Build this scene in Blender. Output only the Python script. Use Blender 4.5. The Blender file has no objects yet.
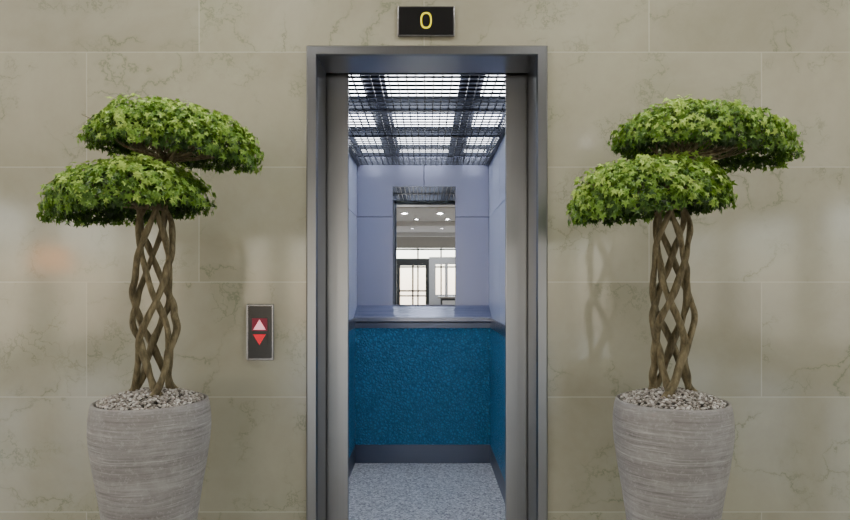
import bpy, bmesh, math, random
from mathutils import Vector, Matrix
random.seed(7)
scene = bpy.context.scene
EYE = 1.483
CAMY = -2.667

# ------------------------------------------------------------------ helpers
def link(o, parent=None):
    scene.collection.objects.link(o)
    if parent is not None:
        o.parent = parent
    return o

def empty(name, loc=(0,0,0)):
    e = bpy.data.objects.new(name, None)
    e.location = loc
    e.empty_display_size = 0.1
    return link(e)

def mesh_obj(name, verts, faces, mat, parent=None, smooth=False, colors=None):
    me = bpy.data.meshes.new(name)
    me.from_pydata(verts, [], faces)
    me.update()
    if mat: me.materials.append(mat)
    if smooth:
        me.polygons.foreach_set("use_smooth", [True]*len(me.polygons))
    if colors is not None:
        at = me.color_attributes.new("var", 'FLOAT_COLOR', 'POINT')
        flat = []
        for c in colors: flat += [c[0], c[1], c[2], 1.0]
        at.data.foreach_set("color", flat)
    return link(bpy.data.objects.new(name, me), parent)

def boxes(name, lst, mat, parent=None, bevel=0.0):
    """lst of (x0,x1,y0,y1,z0,z1) merged in one mesh"""
    V=[];F=[]
    for (x0,x1,y0,y1,z0,z1) in lst:
        b=len(V)
        V += [(x0,y0,z0),(x1,y0,z0),(x1,y1,z0),(x0,y1,z0),(x0,y0,z1),(x1,y0,z1),(x1,y1,z1),(x0,y1,z1)]
        F += [(b,b+3,b+2,b+1),(b+4,b+5,b+6,b+7),(b,b+1,b+5,b+4),(b+1,b+2,b+6,b+5),(b+2,b+3,b+7,b+6),(b+3,b,b+4,b+7)]
    o = mesh_obj(name,V,F,mat,parent)
    if bevel>0:
        m=o.modifiers.new("bev",'BEVEL'); m.width=bevel; m.segments=2; m.limit_method='ANGLE'
    return o

def box(name,x0,x1,y0,y1,z0,z1,mat,parent=None,bevel=0.0):
    return boxes(name,[(x0,x1,y0,y1,z0,z1)],mat,parent,bevel)

class NT:
    def __init__(s,name):
        s.m=bpy.data.materials.new(name); s.m.use_nodes=True
        s.t=s.m.node_tree; s.b=s.t.nodes["Principled BSDF"]
    def n(s,typ,**kw):
        nd=s.t.nodes.new(typ)
        for k,v in kw.items(): setattr(nd,k,v)
        return nd
    def l(s,a,b): s.t.links.new(a,b)
    def math(s,op,a,b=None,c=None,clamp=False):
        nd=s.n('ShaderNodeMath',operation=op); nd.use_clamp=clamp
        for i,v in enumerate((a,b,c)):
            if v is None: continue
            if isinstance(v,(int,float)): nd.inputs[i].default_value=v
            else: s.l(v,nd.inputs[i])
        return nd.outputs[0]
    def noise(s,vec,scale,detail=4,rough=.5,dist=0):
        nd=s.n('ShaderNodeTexNoise'); nd.inputs['Scale'].default_value=scale
        nd.inputs['Detail'].default_value=detail; nd.inputs['Roughness'].default_value=rough
        nd.inputs['Distortion'].default_value=dist
        if vec is not None: s.l(vec,nd.inputs['Vector'])
        return nd.outputs['Fac']
    def ramp(s,fac,stops):
        nd=s.n('ShaderNodeValToRGB'); el=nd.color_ramp.elements
        while len(el)<len(stops): el.new(0.5)
        for e,(p,c) in zip(el,stops):
            e.position=p
            e.color=(c[0],c[1],c[2],1) if isinstance(c,tuple) else (c,c,c,1)
        s.l(fac,nd.inputs[0]); return nd.outputs[0]
    def mix(s,fac,a,b,mode='MIX'):
        nd=s.n('ShaderNodeMix',data_type='RGBA',blend_type=mode)
        for sock,v in ((nd.inputs[0],fac),(nd.inputs[6],a),(nd.inputs[7],b)):
            if isinstance(v,(int,float)): sock.default_value=v
            elif isinstance(v,tuple): sock.default_value=(v[0],v[1],v[2],1)
            else: s.l(v,sock)
        return nd.outputs[2]
    def pos(s): return s.n('ShaderNodeNewGeometry').outputs['Position']
    def obj(s): return s.n('ShaderNodeTexCoord').outputs['Object']
    def mapping(s,vec,scale=(1,1,1),rot=(0,0,0)):
        nd=s.n('ShaderNodeMapping'); s.l(vec,nd.inputs[0])
        nd.inputs['Scale'].default_value=scale; nd.inputs['Rotation'].default_value=rot
        return nd.outputs[0]
    def bump(s,h,strength=.2,dist=.01):
        nd=s.n('ShaderNodeBump'); nd.inputs['Strength'].default_value=strength
        nd.inputs['Distance'].default_value=dist; s.l(h,nd.inputs['Height'])
        s.l(nd.outputs[0],s.b.inputs['Normal'])
    def set(s,**kw):
        for k,v in kw.items():
            k={'color':'Base Color','rough':'Roughness','metal':'Metallic','spec':'Specular IOR Level','ior':'IOR'}.get(k,k)
            i=s.b.inputs[k]
            if isinstance(v,tuple): i.default_value=(v[0],v[1],v[2],1)
            elif isinstance(v,(int,float)): i.default_value=v
            else: s.l(v,i)
        return s.m

def simple(name,color,rough=.5,metal=0.0,**kw):
    t=NT(name)
    f=t.noise(t.pos(),9,3)
    c=t.mix(f,tuple(x*.93 for x in color),tuple(min(1,x*1.07) for x in color))
    return t.set(color=c,rough=rough,metal=metal,**kw)

def emit(name,color,strength):
    t=NT(name)
    t.set(color=color,rough=.4)
    t.b.inputs['Emission Color'].default_value=(*color,1)
    t.b.inputs['Emission Strength'].default_value=strength
    return t.m

def brushed(name,color,rough=.3,axis='z',amt=.06):
    t=NT(name)
    sc={'z':(260,260,1.2),'x':(1.2,260,260)}[axis]
    f=t.noise(t.mapping(t.pos(),sc),1.0,3)
    c=t.mix(f,tuple(x*(1-amt) for x in color),tuple(min(1,x*(1+amt)) for x in color))
    r=t.math('MULTIPLY_ADD',f,amt,rough-amt/2)
    return t.set(color=c,rough=r,metal=1.0)

# ------------------------------------------------------------------ materials
def marble():
    t=NT("marble_tiles")
    P=t.pos(); sep=t.n('ShaderNodeSeparateXYZ'); t.l(P,sep.inputs[0])
    x,y,z=sep.outputs
    TH=.511
    zz=t.math('DIVIDE',t.math('SUBTRACT',z,EYE+.013),TH)
    row=t.math('FLOOR',zz); fz=t.math('SUBTRACT',zz,row)
    par=t.math('FLOORED_MODULO',row,2.0)
    xx=t.math('ADD',t.math('MULTIPLY_ADD',par,.5,.013),x)
    col=t.math('FLOOR',xx); fx=t.math('SUBTRACT',xx,col)
    dz=t.math('MULTIPLY',t.math('MINIMUM',fz,t.math('SUBTRACT',1.0,fz)),TH)
    dx=t.math('MINIMUM',fx,t.math('SUBTRACT',1.0,fx))
    d=t.math('MINIMUM',dx,dz)
    joint=t.math('LESS_THAN',d,.0024)
    cid=t.n('ShaderNodeCombineXYZ'); t.l(col,cid.inputs[0]); t.l(row,cid.inputs[1])
    wn=t.n('ShaderNodeTexWhiteNoise',noise_dimensions='3D'); t.l(cid.outputs[0],wn.inputs['Vector'])
    sc=t.n('ShaderNodeVectorMath',operation='SCALE'); t.l(wn.outputs['Color'],sc.inputs[0]); sc.inputs['Scale'].default_value=13
    ad=t.n('ShaderNodeVectorMath',operation='ADD'); t.l(P,ad.inputs[0]); t.l(sc.outputs[0],ad.inputs[1])
    V=ad.outputs[0]
    base=t.ramp(t.noise(V,2.0,6,.6,.4),[(.3,(.325,.312,.228)),(.5,(.375,.362,.275)),(.72,(.43,.42,.33))])
    fine=t.noise(V,28,5,.65,.8)
    base=t.mix(t.math('MULTIPLY',fine,.25),base,(.47,.46,.36))
    tv=t.math('MULTIPLY_ADD',wn.outputs['Value'],.12,.94)
    nz=t.n('ShaderNodeTexNoise'); nz.inputs['Scale'].default_value=5; nz.inputs['Detail'].default_value=7; nz.inputs['Roughness'].default_value=.64; t.l(V,nz.inputs['Vector'])
    s_=t.n('ShaderNodeVectorMath',operation='SCALE'); t.l(nz.outputs['Color'],s_.inputs[0]); s_.inputs['Scale'].default_value=.36
    a_=t.n('ShaderNodeVectorMath',operation='ADD'); t.l(V,a_.inputs[0]); t.l(s_.outputs[0],a_.inputs[1])
    def vor(scale,w):
        vo=t.n('ShaderNodeTexVoronoi',feature='DISTANCE_TO_EDGE'); vo.inputs['Scale'].default_value=scale
        t.l(a_.outputs[0],vo.inputs['Vector']); return vo.outputs['Distance'],t.ramp(vo.outputs['Distance'],[(0,1.0),(w,.0)])
    d1,v1=vor(3.0,.017)
    m1=t.ramp(t.noise(V,2.6,4),[(.49,0.0),(.60,1.0)])
    d2,v2=vor(11.0,.05)
    m2=t.ramp(t.noise(t.mapping(V,(1,1,1),(1,0,1)),3.6,4),[(.55,0.0),(.65,1.0)])
    vein=t.math('MULTIPLY',v1,m1); vein2=t.math('MULTIPLY',t.math('MULTIPLY',v2,m2),.85)
    vs=t.math('MAXIMUM',vein,vein2)
    hz=t.ramp(d1,[(0,.35),(.08,.0)])
    c=t.mix(t.math('MULTIPLY',hz,m1),base,(.28,.30,.205))
    c=t.mix(t.math('MULTIPLY',m2,.16),c,(.27,.30,.20))
    c=t.mix(t.math('MULTIPLY',vs,.58),c,(.13,.165,.095))
    cc=t.n('ShaderNodeVectorMath',operation='SCALE'); t.l(c,cc.inputs[0]); t.l(tv,cc.inputs['Scale'])
    c=t.mix(t.math('MULTIPLY',joint,.5),cc.outputs[0],(.60,.58,.48))
    rough=t.math('MULTIPLY_ADD',fine,.06,.08)
    t.set(color=c,rough=rough,ior=1.56)
    gr=t.math('LESS_THAN',d,.0016)
    t.bump(t.math('SUBTRACT',1.0,gr),.15,.002)
    return t.m
M_marble=marble()

def terrazzo(name,base,dark,light,scale=70,rough=.18):
    t=NT(name); P=t.pos()
    vo=t.n('ShaderNodeTexVoronoi'); vo.inputs['Scale'].default_value=scale; t.l(P,vo.inputs['Vector'])
    s=t.n('ShaderNodeSeparateColor'); t.l(vo.outputs['Color'],s.inputs[0])
    c=t.ramp(s.outputs[0],[(0.0,dark),(.16,dark),(.24,base),(.62,base),(.74,light)])
    n=t.noise(P,scale*1.6,3)
    c=t.mix(t.ramp(n,[(.42,0.0),(.6,.45)]),c,base)
    return t.set(color=c,rough=rough)
M_cabfloor=terrazzo("cabin_terrazzo",(.50,.51,.54),(.19,.20,.24),(.82,.83,.86),88,.3)
M_lobfloor=terrazzo("lobby_floor_stone",(.42,.40,.36),(.33,.31,.28),(.5,.48,.44),40,.12)

M_frame=brushed("brushed_steel",(.27,.28,.295),.30)
M_leaf=brushed("door_leaf_steel",(.30,.31,.33),.30)
M_frame_h=brushed("brushed_steel_h",(.25,.26,.285),.30,'x')
M_rail=brushed("rail_steel",(.26,.28,.36),.28,'x')
M_kick=brushed("kick_steel",(.13,.15,.21),.35,'x')
M_grid=simple("louver_dark",(.022,.026,.038),.3,.5)
M_plenum=simple("plenum_dark",(.04,.045,.065),.6)
t=NT("cabin_panel_lavender")
f=t.noise(t.pos(),1.5,2)
M_cab=t.set(color=t.mix(f,(.32,.345,.49),(.37,.395,.545)),rough=.30,metal=.5)
t=NT("cabin_side_panel")
M_cabside=t.set(color=t.mix(t.noise(t.pos(),1.5,2),(.56,.61,.77),(.62,.67,.82)),rough=.3,metal=.25)
t=NT("blue_textured_vinyl")
P=t.pos()
vo=t.n('ShaderNodeTexVoronoi',feature='DISTANCE_TO_EDGE'); vo.inputs['Scale'].default_value=40
mp=t.n('ShaderNodeVectorMath',operation='ADD'); t.l(P,mp.inputs[0])
nz=t.n('ShaderNodeTexNoise'); nz.inputs['Scale'].default_value=30; t.l(P,nz.inputs['Vector'])
s_=t.n('ShaderNodeVectorMath',operation='SCALE'); t.l(nz.outputs['Color'],s_.inputs[0]); s_.inputs['Scale'].default_value=.03
t.l(s_.outputs[0],mp.inputs[1]); t.l(mp.outputs[0],vo.inputs['Vector'])
cell=t.ramp(vo.outputs['Distance'],[(0,0.0),(.32,1.0)])
c=t.mix(cell,(.022,.17,.34),(.065,.37,.66))
t.set(color=c,rough=.36); t.bump(cell,1.0,.012)
M_blue=t.m
t=NT("mirror_glass"); M_mirror=t.set(color=(.88,.91,.96),rough=.01,metal=1.0)
M_black=simple("black_glass",(.008,.008,.009),.22)
M_chrome=brushed("satin_chrome",(.27,.27,.28),.25)
M_digit=emit("digit_led",(.66,.56,.01),1.1)
M_red=emit("red_led",(.75,.01,.03),.55)
M_pink=emit("lit_button",(1.0,.42,.50),.8)
M_redglow=emit("button_backlight",(.25,.01,.04),.06)
M_cablight=emit("cabin_light_panel",(.92,.95,1.0),14)
M_ceil=simple("lobby_ceiling_paint",(.62,.60,.57),.7)
M_side=simple("lobby_plaster",(.42,.39,.34),.5)
M_darkmetal=simple("mullion_metal",(.06,.065,.07),.35,.7)
M_column=simple("column_stone",(.30,.28,.26),.25)

t=NT("striated_stone_pot"); P=t.obj()
wob=t.n('ShaderNodeVectorMath',operation='ADD'); t.l(P,wob.inputs[0])
nz=t.n('ShaderNodeTexNoise'); nz.inputs['Scale'].default_value=4; nz.inputs['Detail'].default_value=4; t.l(P,nz.inputs['Vector'])
s_=t.n('ShaderNodeVectorMath',operation='SCALE'); t.l(nz.outputs['Color'],s_.inputs[0]); s_.inputs['Scale'].default_value=.03
t.l(s_.outputs[0],wob.inputs[1])
st=t.noise(t.mapping(wob.outputs[0],(4,4,140)),1.0,8,.74)
st2=t.noise(t.mapping(wob.outputs[0],(1.6,1.6,20)),1.0,4,.6)
big=t.noise(P,9,6,.7)
sp=t.noise(P,70,5,.75)
c=t.ramp(st,[(.34,(.16,.15,.145)),(.46,(.30,.288,.28)),(.58,(.37,.358,.35)),(.68,(.70,.69,.68))])
c=t.mix(t.ramp(st2,[(.40,.45),(.60,0.0)]),c,(.21,.192,.180))
c=t.mix(t.ramp(big,[(.50,0.0),(.68,.4)]),c,(.48,.47,.46))
c=t.mix(t.math('MULTIPLY',t.ramp(sp,[(.53,0.0),(.66,1.0)]),.35),c,(.6,.59,.58))
t.set(color=c,rough=.5); t.bump(t.math('ADD',st,t.math('MULTIPLY',sp,.5)),.4,.004)
M_pot=t.m
def attr_mat(name,stops,rough,trans=0.0,spec=.5):
    t=NT(name); a=t.n('ShaderNodeAttribute',attribute_name="var")
    s=t.n('ShaderNodeSeparateColor'); t.l(a.outputs['Color'],s.inputs[0])
    c=t.ramp(s.outputs[0],stops)
    t.set(color=c,rough=rough,spec=spec)
    if trans>0:
        tr=t.n('ShaderNodeBsdfTranslucent')
        t.l(t.mix(.5,c,(.26,.48,.03)),tr.inputs[0])
        mx=t.n('ShaderNodeMixShader'); mx.inputs[0].default_value=trans
        out=t.t.nodes["Material Output"]
        t.l(t.b.outputs[0],mx.inputs[1]); t.l(tr.outputs[0],mx.inputs[2]); t.l(mx.outputs[0],out.inputs[0])
    return t.m
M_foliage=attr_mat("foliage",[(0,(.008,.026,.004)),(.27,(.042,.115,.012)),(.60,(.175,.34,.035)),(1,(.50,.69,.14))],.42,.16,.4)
M_peb=attr_mat("pebbles",[(0,(.07,.06,.052)),(.3,(.23,.205,.175)),(.6,(.45,.41,.37)),(1,(.85,.83,.80))],.5)
t=NT("bark"); P=t.obj()
n=t.noise(t.mapping(P,(60,60,14)),1,5,.65)
c=t.ramp(n,[(.3,(.060,.047,.022)),(.5,(.165,.135,.070)),(.72,(.31,.26,.15))])
t.set(color=c,rough=.75); t.bump(n,.8,.006); M_bark=t.m

# ------------------------------------------------------------------ lobby shell
LX0,LX1,LY,LH=-7.0,7.0,-16.0,3.4
OW=.50; OH=2.512
boxes("wall_front",[(LX0,-OW,0,.2,0,LH),(OW,LX1,0,.2,0,LH),(-OW,OW,0,.2,OH,LH)],M_marble)
box("floor",LX0,LX1,LY,0.0,-.1,0,M_lobfloor)
box("ceiling",LX0,LX1,LY,.2,LH,LH+.1,M_ceil)
def side_wall(name,xa,xb):
    L=[(xa,xb,LY,.2,0,.35),(xa,xb,LY,.2,2.9,LH)]
    ys=[0.2,-2.6,-5.0,-5.7,-8.1,-8.8,-11.2,-11.9,-14.3,LY]
    for i in range(0,len(ys),2):
        L.append((xa,xb,ys[i+1],ys[i],.35,2.9))
    boxes(name,L,M_side)
side_wall("wall_left",LX0-.2,LX0)
side_wall("wall_right",LX1,LX1+.2)
for nm,xa in (("window_2",LX0-.12),("window_3",LX1+.06)):
    L=[]
    for ya,yb in ((-5.0,-2.6),(-8.1,-5.7),(-11.2,-8.8),(-14.3,-11.9)):
        for k_ in range(4):
            yy=ya+(yb-ya)*k_/3
            L.append((xa,xa+.06,yy-.03,yy+.03,.35,2.9))
        for zz_ in (.38,1.25,2.1,2.87):
            L.append((xa+.005,xa+.055,ya,yb,zz_-.025,zz_+.025))
    boxes(nm,L,M_darkmetal)
L=[(LX0,LX1,LY-.2,LY,2.95,LH)]
for a,b in ((-7,-5.6),(-3.2,-2.2),(2.4,3.2),(5.6,7)):
    L.append((a,b,LY-.2,LY,0,2.95))
boxes("wall_back",L,M_side)
L=[]
for a,b in ((-5.6,-3.2),(-2.2,2.4),(3.2,5.6)):
    n=max(2,int((b-a)/.9))
    for i in range(n+1):
        xx=a+(b-a)*i/n
        L.append((xx-.03,xx+.03,LY-.13,LY-.07,0,2.95))
    for zc in (.06,1.05,2.2,2.9):
        L.append((a,b,LY-.125,LY-.075,zc-.03,zc+.03))
boxes("window_1",L,M_darkmetal)
boxes("door_1",[(-1.05,-.93,-13.1,-12.9,0,2.15),(-.05,.07,-13.1,-12.9,0,2.15),(-1.05,.07,-13.1,-12.9,2.15,2.40),
                (-.52,-.46,-13.05,-12.95,0,2.15),(-.93,-.05,-13.05,-12.95,1.25,1.31)],M_darkmetal)
M_part=simple("partition_grey",(.50,.52,.56),.35)
boxes("wall_partition",[(.07,1.9,-13.1,-12.9,0,1.15),(.07,1.9,-13.1,-12.9,2.2,2.45),(.07,.30,-13.1,-12.9,1.15,2.2),(.62,.72,-13.1,-12.9,1.15,2.2),(1.1,1.9,-13.1,-12.9,1.15,2.2)],M_part)
for i,(cx,cy) in enumerate(((-3.6,-7.5),(3.4,-7.5),(-3.6,-12.0),(3.4,-12.0))):
    nm="lobby_column" if i==0 else "lobby_column.%03d"%i
    bm=bmesh.new()
    bmesh.ops.create_cone(bm,cap_ends=True,segments=40,radius1=.28,radius2=.28,depth=LH-.3)
    bmesh.ops.create_cone(bm,cap_ends=True,segments=40,radius1=.36,radius2=.34,depth=.15,matrix=Matrix.Translation((0,0,-(LH-.15)/2)))
    bmesh.ops.create_cone(bm,cap_ends=True,segments=40,radius1=.34,radius2=.36,depth=.15,matrix=Matrix.Translation((0,0,(LH-.15)/2)))
    me=bpy.data.meshes.new(nm); bm.to_mesh(me); bm.free(); me.materials.append(M_column)
    o=link(bpy.data.objects.new(nm,me)); o.location=(cx,cy,LH/2)
desk=empty("reception_desk",(0,0,0))
box("desk_body",.45,1.9,-12.3,-11.7,0,1.05,M_darkmetal,desk,.01)
box("desk_top",.35,2.0,-12.4,-11.6,1.05,1.11,M_column,desk,.01)
box("desk_panel",.5,1.85,-11.699,-11.68,.45,.98,simple("desk_front",(.65,.65,.66),.3),desk)
boxes("trim_1",[(LX0,LX1,yy-.10,yy+.10,LH-.14,LH) for yy in (-6.2,-10.4,-14.2)],M_ceil)

def downlight(i,x,y,power,size=.2):
    nm="downlight" if i==0 else "downlight.%03d"%i
    e=empty(nm,(x,y,LH))
    bm=bmesh.new()
    seg=32
    rings=[(size*.5,-.002),(size*.5,-.02),(size*.62,-.02),(size*.66,-.001)]
    vs=[[bm.verts.new((r*math.cos(2*math.pi*k/seg),r*math.sin(2*math.pi*k/seg),z)) for k in range(seg)] for r,z in rings]
    for a in range(3):
        for k in range(seg):
            bm.faces.new((vs[a][k],vs[a][(k+1)%seg],vs[a+1][(k+1)%seg],vs[a+1][k]))
    me=bpy.data.meshes.new("trim_ring"); bm.to_mesh(me); bm.free(); me.materials.append(M_chrome)
    link(bpy.data.objects.new("trim_ring",me),e)
    l=bpy.data.lights.new("lamp",'AREA'); l.shape='DISK'; l.size=size*.95; l.energy=power; l.color=(1,.96,.90)
    lo=link(bpy.data.objects.new("lamp",l),e); lo.location=(0,0,-.008)
k=0
for (x,y,p,s) in [(-2.5,-.85,20,.3),(-.85,-.85,18,.3),(.85,-.85,18,.3),(2.5,-.85,20,.3),(-4.6,-.85,18,.3),(4.6,-.85,18,.3),
              (-3.2,-4.0,5,.10),(-1.5,-5.2,4,.10),(2.1,-5.2,4,.10),(4.6,-3.2,5,.10),(3.6,-4.0,5,.1),
              (-.6,-8.2,18,.18),(.35,-8.2,18,.18),(-.3,-9.6,14,.14),(.6,-9.6,14,.14),(-.75,-11.4,12,.14),(.1,-11.4,12,.14),(.85,-11.4,12,.14),(-.5,-12.4,8,.12),(.5,-12.4,8,.12),(-4.5,-9,25,.2),(4.5,-9,25,.2)]:
    downlight(k,x,y,p,s); k+=1

fl=empty("floor_lamp",(-4.3,-4.2,0))
def lathe(name,prof,mat,parent,seg=64,loc=(0,0,0),close=False):
    V=[];F=[]
    for r,z in prof:
        for k in range(seg):
            a=2*math.pi*k/seg; V.append((r*math.cos(a),r*math.sin(a),z))
    for i in range(len(prof)-1):
        for k in range(seg):
            F.append((i*seg+k,i*seg+(k+1)%seg,(i+1)*seg+(k+1)%seg,(i+1)*seg+k))
    o=mesh_obj(name,V,F,mat,parent,True); o.location=loc
    return o
lathe("base",[(0.001,0),(.16,0),(.16,.02),(.02,.03),(.012,.05),(.012,1.7),(.001,1.7)],M_darkmetal,fl)
lathe("shade",[(.22,1.66),(.16,1.92),(.001,1.92)],emit("lamp_shade_fabric",(1,.36,.10),8),fl)

# ------------------------------------------------------------------ elevator
EL=empty("elevator",(0,0,0))
jx=.484; lz=2.496
prof=[(0,.20),(0,-.010),(.006,-.022),(.043,-.022),(.049,-.016),(.049,-.0005),(.016,-.0005),(.016,.20)]
V=[];F=[]
N=len(prof)
for (o_,y_) in prof:
    V+=[(-jx-o_,y_,0.0),(-jx-o_,y_,lz+o_*.92),(jx+o_,y_,lz+o_*.92),(jx+o_,y_,0.0)]
for i in range(N):
    j=(i+1)%N
    for s in range(3):
        F.append((i*4+s,i*4+s+1,j*4+s+1,j*4+s))
F.append(tuple(i*4 for i in range(N))); F.append(tuple(i*4+3 for i in reversed(range(N))))
mesh_obj("landing_door_frame",V,F,M_frame,EL)
lx=.381
for sgn,nm in ((-1,"door_leaf_left"),(1,"door_leaf_right")):
    a,b=sorted((sgn*lx,sgn*.80))
    e0,e1=sorted((sgn*(lx+.004),sgn*(lx+.016)))
    boxes(nm,[(a,b,.235,.265,.012,2.56)],M_leaf,EL,.004)
    boxes(nm+"_seal",[(e0,e1,.266,.280,.012,2.56)],M_grid,EL)
box("door_sill",-.80,.80,.2005,.30,-.06,.004,M_frame_h,EL)
CX0,CX1=-.61,.54; CY0,CY1=.305,2.563; LYF=2.333; CZ=EYE+1.046
boxes("cabin_front_returns",[(CX0,-.42,CY0,CY0+.03,0,CZ),(.42,CX1,CY0,CY0+.03,0,CZ)],M_cab,EL)
box("cabin_floor",CX0-.03,CX1+.03,CY0,CY1+.03,-.06,0,M_cabfloor,EL)
g=.003; xm=(424-427)/114.7; zm=EYE+(285-217)/114.7
boxes("cabin_back_panels",[(CX0,xm-g,CY1,CY1+.02,1.2,zm-g),(xm+g,CX1,CY1,CY1+.02,1.2,zm-g),
                   (CX0,xm-g,CY1,CY1+.02,zm+g,CZ+.10),(xm+g,CX1,CY1,CY1+.02,zm+g,CZ+.10)],M_cab,EL,.0015)
box("cabin_back_core",CX0-.03,CX1+.03,CY1+.021,CY1+.05,0,CZ+.2,M_plenum,EL)
def sidepan(nm,x0,x1,xi0,xi1,xr0,xr1):
    ys=[CY0,1.05,1.80,CY1]
    L=[]
    for i in range(3):
        L.append((x0,x1,ys[i]+g,ys[i+1]-g,0,zm-g)); L.append((x0,x1,ys[i]+g,ys[i+1]-g,zm+g,CZ+.10))
    boxes(nm+"_panels",L,M_cabside,EL)
    box(nm+"_core",xr0,xr1,CY0,CY1+.05,0,CZ+.2,M_plenum,EL)
    box(nm+"_blue_dado",xi0,xi1,CY0+.04,LYF,.15,1.125,M_blue,EL)
    box(nm+"_kickplate",xi0,xi1,CY0+.04,LYF,0.0,.15,M_kick,EL)
    box(nm+"_rail",xi0,xi1,CY0+.04,LYF,1.125,1.208,M_rail,EL,.003)
sidepan("cabin_left_wall",CX0-.015,CX0,CX0,CX0+.012,CX0-.03,CX0-.016)
sidepan("cabin_right_wall",CX1,CX1+.015,CX1-.012,CX1,CX1+.016,CX1+.03)
box("cabin_back_blue_dado",CX0,CX1,LYF,CY1,.152,1.125,M_blue,EL)
box("cabin_back_kickplate",CX0,CX1,LYF-.008,CY1,0,.152,M_kick,EL,.002)
def prism(name,prof,x0,x1,mat,parent,bev=.003):
    n=len(prof); V=[(x0,y,z) for y,z in prof]+[(x1,y,z) for y,z in prof]
    F=[tuple(range(n)),tuple(reversed(range(n,2*n)))]
    for i in range(n):
        j=(i+1)%n; F.append((i,i+n,j+n,j))
    o=mesh_obj(name,V,F,mat,parent)
    m=o.modifiers.new("b",'BEVEL'); m.width=bev; m.segments=2
    return o
prism("cabin_ledge_top",[(CY1,1.306),(LYF-.005,1.215),(LYF-.005,1.190),(CY1,1.190)],CX0,CX1,M_rail,EL)
prism("cabin_ledge_nose",[(LYF-.020,1.216),(LYF-.020,1.180),(LYF-.005,1.170),(CY1-.1,1.170),(CY1-.1,1.188),(LYF-.006,1.188),(LYF-.006,1.216)],CX0,CX1,M_rail,EL,.002)
box("cabin_ledge_fascia",CX0,CX1,LYF-.006,LYF+.05,1.125,1.169,M_kick,EL)
mx0,mx1=-.296,.244
box("cabin_mirror",mx0,mx1,CY1-.008,CY1-.001,1.312,EYE+.854,M_mirror,EL)
b_=.003
boxes("mirror_frame",[(mx0-b_,mx0,CY1-.010,CY1-.001,1.31,EYE+.854+b_),(mx1,mx1+b_,CY1-.010,CY1-.001,1.31,EYE+.854+b_),
     (mx0,mx1,CY1-.010,CY1-.001,EYE+.854,EYE+.854+b_)],M_chrome,EL)
L=[]
pitch=.046; th=.006; hh=.012
n=int((CX1-CX0)/pitch)
for i in range(n+1):
    x=CX0+(CX1-CX0)*i/n
    L.append((x-th/2,x+th/2,CY0+.03,CY1,CZ,CZ+hh))
n=int((CY1-CY0)/.064)
for i in range(1,n+1):
    y=CY0+(CY1-CY0)*i/n
    L.append((CX0,CX1,y-th/2,y+th/2,CZ+.0005,CZ+hh))
boxes("cabin_ceiling_louver",L,M_grid,EL)
boxes("cabin_ceiling_carriers",[(CX0,CX1,y-.014,y+.014,CZ-.006,CZ+.02) for y in (.92,1.55,2.18)]+
      [(CX0,CX0+.03,CY0+.03,CY1,CZ-.006,CZ+.03),(CX1-.03,CX1,CY0+.03,CY1,CZ-.006,CZ+.03)],M_grid,EL)
PZ=CZ+.10
box("cabin_ceiling_plenum",CX0-.03,CX1+.03,CY0,CY1+.03,PZ,PZ+.03,M_plenum,EL)
box("cabin_ceiling_header",CX0,CX1,CY0,CY0+.02,CZ,PZ,M_plenum,EL)
L=[]
for y0,y1 in ((.60,.92),(1.34,1.60),(1.94,2.14),(2.42,2.53)):
    for x0,x1 in ((-.56,-.36),(-.23,.18),(.32,.50)):
        L.append((x0,x1,y0,y1,PZ-.02,PZ-.002))
boxes("cabin_light_panels",L,M_cablight,EL)
boxes("shaft_light_seal",[(-1.0,-.95,.2005,2.9,-.06,3.0),(.95,1.0,.2005,2.9,-.06,3.0),(-.95,.95,2.85,2.9,-.06,3.0),(-.95,.95,.2005,2.85,2.95,3.0)],M_plenum,EL)  # unseen enclosure added around the cabin to stop world light leaking in

# ------------------------------------------------------------------ floor indicator
FI=empty("floor_indicator",(0,0,0))
cx=-.004; cz=EYE+(285-22.5)/225
w,h=.126,.066
boxes("housing",[(cx-w,cx+w,-.016,-.001,cz-h,cz+h)],M_chrome,FI,.003)
boxes("display_glass",[(cx-w+.006,cx+w-.006,-.020,-.0162,cz-h+.006,cz+h-.006)],M_black,FI,.001)
V=[];F=[];sg=48
for rr,yy in ((1.0,-.0205),(1.0,-.0235),(.70,-.0235),(.70,-.0205)):
    for k_ in range(sg):
        a=2*math.pi*k_/sg
        ca,sa=math.cos(a),math.sin(a)
        rx=.025*(1 if rr==1 else .72); rz=.036*(1 if rr==1 else .81)
        V.append((cx+rx*math.copysign(abs(ca)**.8,ca),yy,cz+rz*math.copysign(abs(sa)**.8,sa)))
for i in range(3):
    for k_ in range(sg):
        F.append((i*sg+k_,i*sg+(k_+1)%sg,(i+1)*sg+(k_+1)%sg,(i+1)*sg+k_))
mesh_obj("digit_zero",V,F,M_digit,FI)
CP=empty("elevator_call_panel",(0,0,0))
cx=(260.7-427)/225; cz=EYE-(332-285)/225
boxes("faceplate",[(cx-.060,cx+.060,-.012,-.001,cz-.125,cz+.125)],M_chrome,CP,.003)
boxes("black_insert",[(cx-.052,cx+.052,-.016,-.0122,cz-.116,cz+.116)],M_black,CP,.001)
def tri(nm,c,up,mat,sz,y0):
    s=1 if up else -1
    P3=[(c[0]-sz,c[1]-s*sz*.75),(c[0]+sz,c[1]-s*sz*.75),(c[0],c[1]+s*sz*.9)]
    V=[(p[0],y0,p[1]) for p in P3]+[(p[0],y0+.003,p[1]) for p in P3]
    mesh_obj(nm,V,[(0,1,2),(5,4,3),(0,3,4,1),(1,4,5,2),(2,5,3,0)],mat,CP)
boxes("button_up",[(cx-.034,cx+.034,-.0185,-.0162,cz+.006,cz+.062)],M_redglow,CP,.002)
boxes("button_down",[(cx-.034,cx+.034,-.0185,-.0162,cz-.062,cz-.008)],M_black,CP,.002)
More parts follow.
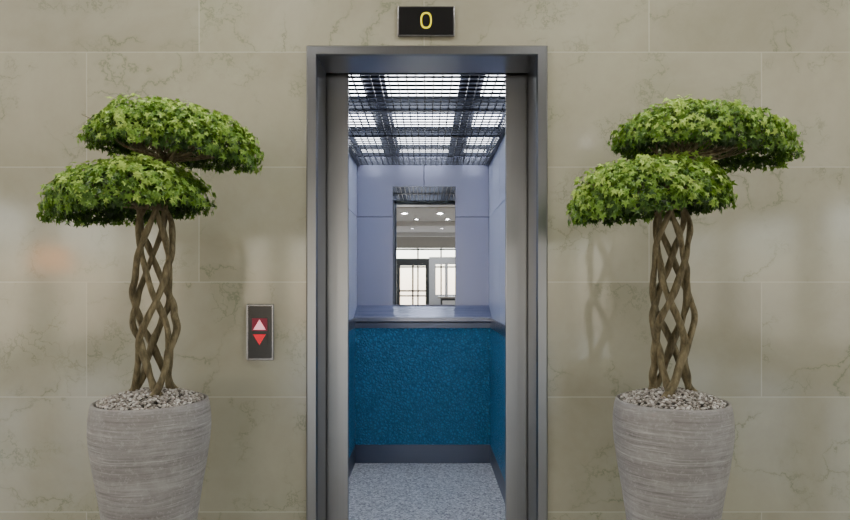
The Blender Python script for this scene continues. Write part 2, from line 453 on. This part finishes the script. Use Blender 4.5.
tri("arrow_up",(cx,cz+.032),True,M_pink,.027,-.022)
tri("arrow_down",(cx,cz-.030),False,M_red,.028,-.022)

# ------------------------------------------------------------------ potted trees
PY=-.45; S=270.6
def leaf_shape(sz):
    pts=[(0,0,0)]
    spec=[(-150,.35),(-122,.66),(-95,.40),(-60,.86),(-34,.46),(0,1.15),(34,.46),(60,.86),(95,.40),(122,.66),(150,.35)]
    for a,r in spec:
        a=math.radians(a); z=-.24*r*r+ .05*abs(math.sin(a))
        pts.append((math.sin(a)*r*sz*.62,math.cos(a)*r*sz*.62,z*sz*.62))
    F=[(0,i,i+1) for i in range(1,len(spec))]
    return pts,F
def canopy(nm,c,a,b,h,tilt,seed,parent,n=4300):
    rnd=random.Random(seed)
    V=[];F=[];C=[]
    R=Matrix.Rotation(tilt,3,'Y')
    ph=[rnd.uniform(0,6.28) for _ in range(6)]
    for i in range(n):
        u=rnd.random(); az=rnd.uniform(0,2*math.pi)
        if u<.87: zc=rnd.uniform(.0,1.0)
        else: zc=rnd.uniform(-.12,.06)
        rr=math.sqrt(max(0,1-zc*zc))
        lump=1+.03*math.sin(3*az+ph[0])+.035*math.sin(5*az+ph[1]+3*zc)+.035*math.sin(9*az+ph[2]+7*zc)+.03*math.sin(15*az+ph[5]+11*zc)
        q=rnd.random()
        rad=rnd.uniform(.91,1.04) if q<.62 else rnd.uniform(.72,.91)
        depth=(rad-.72)/.31
        rad*=lump
        d=Vector((rr*math.cos(az),rr*math.sin(az),zc))
        p=Vector((d.x*a*rad,d.y*b*rad,(max(0,d.z)**.9 if d.z>0 else d.z)*h*rad))
        nrm=Vector((d.x/a,d.y/b,max(d.z,.0)/h+.5)).normalized()
        nrm=(nrm+Vector((rnd.gauss(0,.45),rnd.gauss(0,.45),rnd.gauss(0,.3)))).normalized()
        out=Vector((d.x,d.y,-.55+rnd.gauss(0,.25)))+Vector((rnd.gauss(0,.5),rnd.gauss(0,.5),0))
        out=(out-nrm*out.dot(nrm))
        if out.length<1e-3: out=Vector((1,0,0))
        out.normalize(); xx=out.cross(nrm).normalized()
        M=Matrix((xx,out,nrm)).transposed()
        lv,lf=leaf_shape(rnd.uniform(.022,.035))
        bse=len(V)
        pw=Vector(c)+R@p
        val=.33+.24*d.z+.62*(depth-.58)+2.0*(lump-1)+rnd.gauss(0,.18)  # shading painted into leaf tone: inner leaves and hollows darker, crown lighter
        if zc<.05: val-=.10  # underside leaves painted darker still, as shade
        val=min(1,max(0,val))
        for q_ in lv:
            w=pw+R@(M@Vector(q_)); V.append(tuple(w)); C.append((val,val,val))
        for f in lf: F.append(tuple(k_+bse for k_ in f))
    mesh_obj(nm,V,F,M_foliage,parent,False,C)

def curve_obj(nm,splines,mat,parent,res=8):
    cu=bpy.data.curves.new(nm,'CURVE'); cu.dimensions='3D'; cu.bevel_depth=1.0; cu.bevel_resolution=3; cu.resolution_u=4
    cu.use_fill_caps=True
    for pts in splines:
        sp=cu.splines.new('BEZIER'); sp.bezier_points.add(len(pts)-1)
        for bp,(p,r) in zip(sp.bezier_points,pts):
            bp.co=p; bp.radius=r; bp.handle_left_type='AUTO'; bp.handle_right_type='AUTO'
    cu.materials.append(mat)
    return link(bpy.data.objects.new(nm,cu),parent)
M_peb_base=simple("soil_grit",(.10,.085,.07),.9)

def potted_tree(nm,px,trunk_px,up,lo,seed,phase):
    rnd=random.Random(seed)
    X=(px-427)/S
    E=empty(nm,(X,PY,0))
    zr=1.058
    pr=[(.001,0),(.104,0),(.108,.008),(.114,.10),(.127,.28),(.142,.46),(.158,.60),(.176,.72),(.193,.82),(.204,.90),(.2085,.95),(.2075,1.0),(.202,1.04),(.197,zr),(.191,zr+.002),(.186,zr-.003),(.182,1.0),(.001,1.0)]
    lathe("pot",pr,M_pot,E,96)
    lathe("soil",[(.181,1.002),(.181,zr-.012),(.12,zr+.002),(.001,zr+.012)],M_peb_base,E,48)
    ico=bmesh.new(); bmesh.ops.create_icosphere(ico,subdivisions=1,radius=1); ico.verts.ensure_lookup_table()
    iv=[v.co.copy() for v in ico.verts]; iff=[tuple(v.index for v in f.verts) for f in ico.faces]; ico.free()
    V=[];F=[];C=[]
    for i in range(2300):
        r=.181*math.sqrt(rnd.random()); a=rnd.uniform(0,6.283)
        z=zr-.006+.040*(1-(r/.182)**2)+rnd.uniform(0,.007)
        s=rnd.uniform(.0035,.0068)
        if r+s>.182: r=.182-s
        sc=Vector((s*rnd.uniform(.8,1.3),s*rnd.uniform(.8,1.3),s*rnd.uniform(.6,.9)))
        Rm=Matrix.Rotation(rnd.uniform(0,3.14),3,'Z')
        val=min(1,max(0,rnd.gauss(.6,.28)))
        b0=len(V)
        for v in iv:
            w=Rm@Vector((v.x*sc.x,v.y*sc.y,v.z*sc.z))
            V.append((w.x+r*math.cos(a),w.y+r*math.sin(a),w.z+z)); C.append((val,)*3)
        for f in iff: F.append(tuple(k_+b0 for k_ in f))
    mesh_obj("pebbles",V,F,M_peb,E,True,C)
    tx=(trunk_px-px)/S; z0=zr+.0; z1=EYE+(285-208)/S
    sp=[]; tops=[]
    for s in range(6):
        cw=1 if s%2==0 else -1
        ph=2*math.pi*(s//2)/3+(.5 if cw<0 else 0)+phase
        pts=[]
        NN=17
        for i in range(NN):
            u=i/(NN-1)
            ang=ph+cw*u*2*math.pi*.72
            R_=.074*(.88+.12*math.cos(2*math.pi*u*2+.6))
            if u<.08: R_*=1+.9*(.08-u)/.08*.5
            if u>.78: R_*=1-(u-.78)*1.5
            R_+=rnd.uniform(-.006,.006)+.005*cw
            rad=(.0138-.0035*u)*rnd.uniform(.82,1.18)*(1.2 if i==0 else 1)
            pts.append(((tx+R_*math.cos(ang),R_*math.sin(ang)*.8,z0+(z1-z0)*u),rad))
        sp.append(pts); tops.append(pts[-1])
    curve_obj("braided_trunk",sp,M_bark,E)
    def cano(nm2,spec,sd,yoff,b):
        x0,x1,yt,yl,yr=spec
        m=5
        a=((x1-x0)/2-m)/S*.97; cxx=((x0+x1)/2-px)/S*.97
        rim=(yl+yr)/2-3
        zrim=EYE+(285-rim)/S; h=(rim-yt-4)/S
        tilt=math.atan2((yr-yl),(x1-x0))
        c=(cxx,yoff,zrim)
        canopy(nm2,c,a,b,h,tilt,sd,E)
        return c,a,b,h,tilt
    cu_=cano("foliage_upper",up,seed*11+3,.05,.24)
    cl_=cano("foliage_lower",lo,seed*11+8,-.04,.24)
    br=[]
    for (c,a,b,h,tilt),nb in ((cu_,34),(cl_,30)):
        for i in range(nb):
            (tp,tr)=tops[i%6]
            az=rnd.uniform(0,6.283); q=rnd.uniform(.4,.9)
            ex=a*q*math.cos(az); ey=b*q*math.sin(az)
            ez=h*(.0+.6*math.sqrt(1-q*q))-ex*math.tan(tilt)
            end=Vector((c[0]+ex,c[1]+ey,c[2]+ez))
            st=Vector(tp)
            hub=Vector((c[0]*.45+tx*.55,c[1]*.5,min(c[2]-.01,st.z+.75*(c[2]-st.z)) if c[2]>st.z else st.z+.02))
            hub+=Vector((rnd.gauss(0,.022),rnd.gauss(0,.02),rnd.gauss(0,.01)))
            mid=hub.lerp(end,.5)+Vector((rnd.gauss(0,.015),rnd.gauss(0,.015),-.012))
            r0=.0095 if i<6 else .005
            br.append([(st,r0),(hub,r0*.8),(mid,r0*.5),(end,.0015)])
            for _ in range(2):
                e2=mid.lerp(end,rnd.uniform(.3,.9))+Vector((rnd.gauss(0,.05),rnd.gauss(0,.05),rnd.uniform(-.005,.04)))
                br.append([(mid,r0*.4),(mid.lerp(e2,.5)+Vector((0,0,.01)),.002),(e2,.001)])
    curve_obj("branches",br,M_bark,E)
potted_tree("potted_tree",151.5,154,(76,258,97,140,162),(53,217,159,221,205),1,2.0+math.atan2(1.02,2.2)-math.atan2(-.9,2.2))
potted_tree("potted_tree.001",671.5,671,(614,806,98,142,160),(561,724,157,221,207),2,2)

# ------------------------------------------------------------------ world
w=bpy.data.worlds.new("World"); scene.world=w; w.use_nodes=True
nt=w.node_tree; bg=nt.nodes["Background"]
sky=nt.nodes.new('ShaderNodeTexSky'); sky.sky_type='NISHITA'; sky.sun_disc=False
sky.sun_elevation=math.radians(40); sky.sun_rotation=math.radians(200)
mixn=nt.nodes.new('ShaderNodeMix'); mixn.data_type='RGBA'; mixn.inputs[0].default_value=.8
nt.links.new(sky.outputs[0],mixn.inputs[6]); mixn.inputs[7].default_value=(1,.98,.95,1)
nt.links.new(mixn.outputs[2],bg.inputs[0]); bg.inputs[1].default_value=2.2

# ------------------------------------------------------------------ camera
cam=bpy.data.cameras.new("camera"); cam.sensor_width=36; cam.lens=36*600/850
cam.shift_x=-2/850; cam.shift_y=25/850; cam.clip_start=.05
co=bpy.data.objects.new("camera",cam); scene.collection.objects.link(co)
co.location=(0,CAMY,EYE); co.rotation_euler=(math.radians(90),0,0)
scene.camera=co
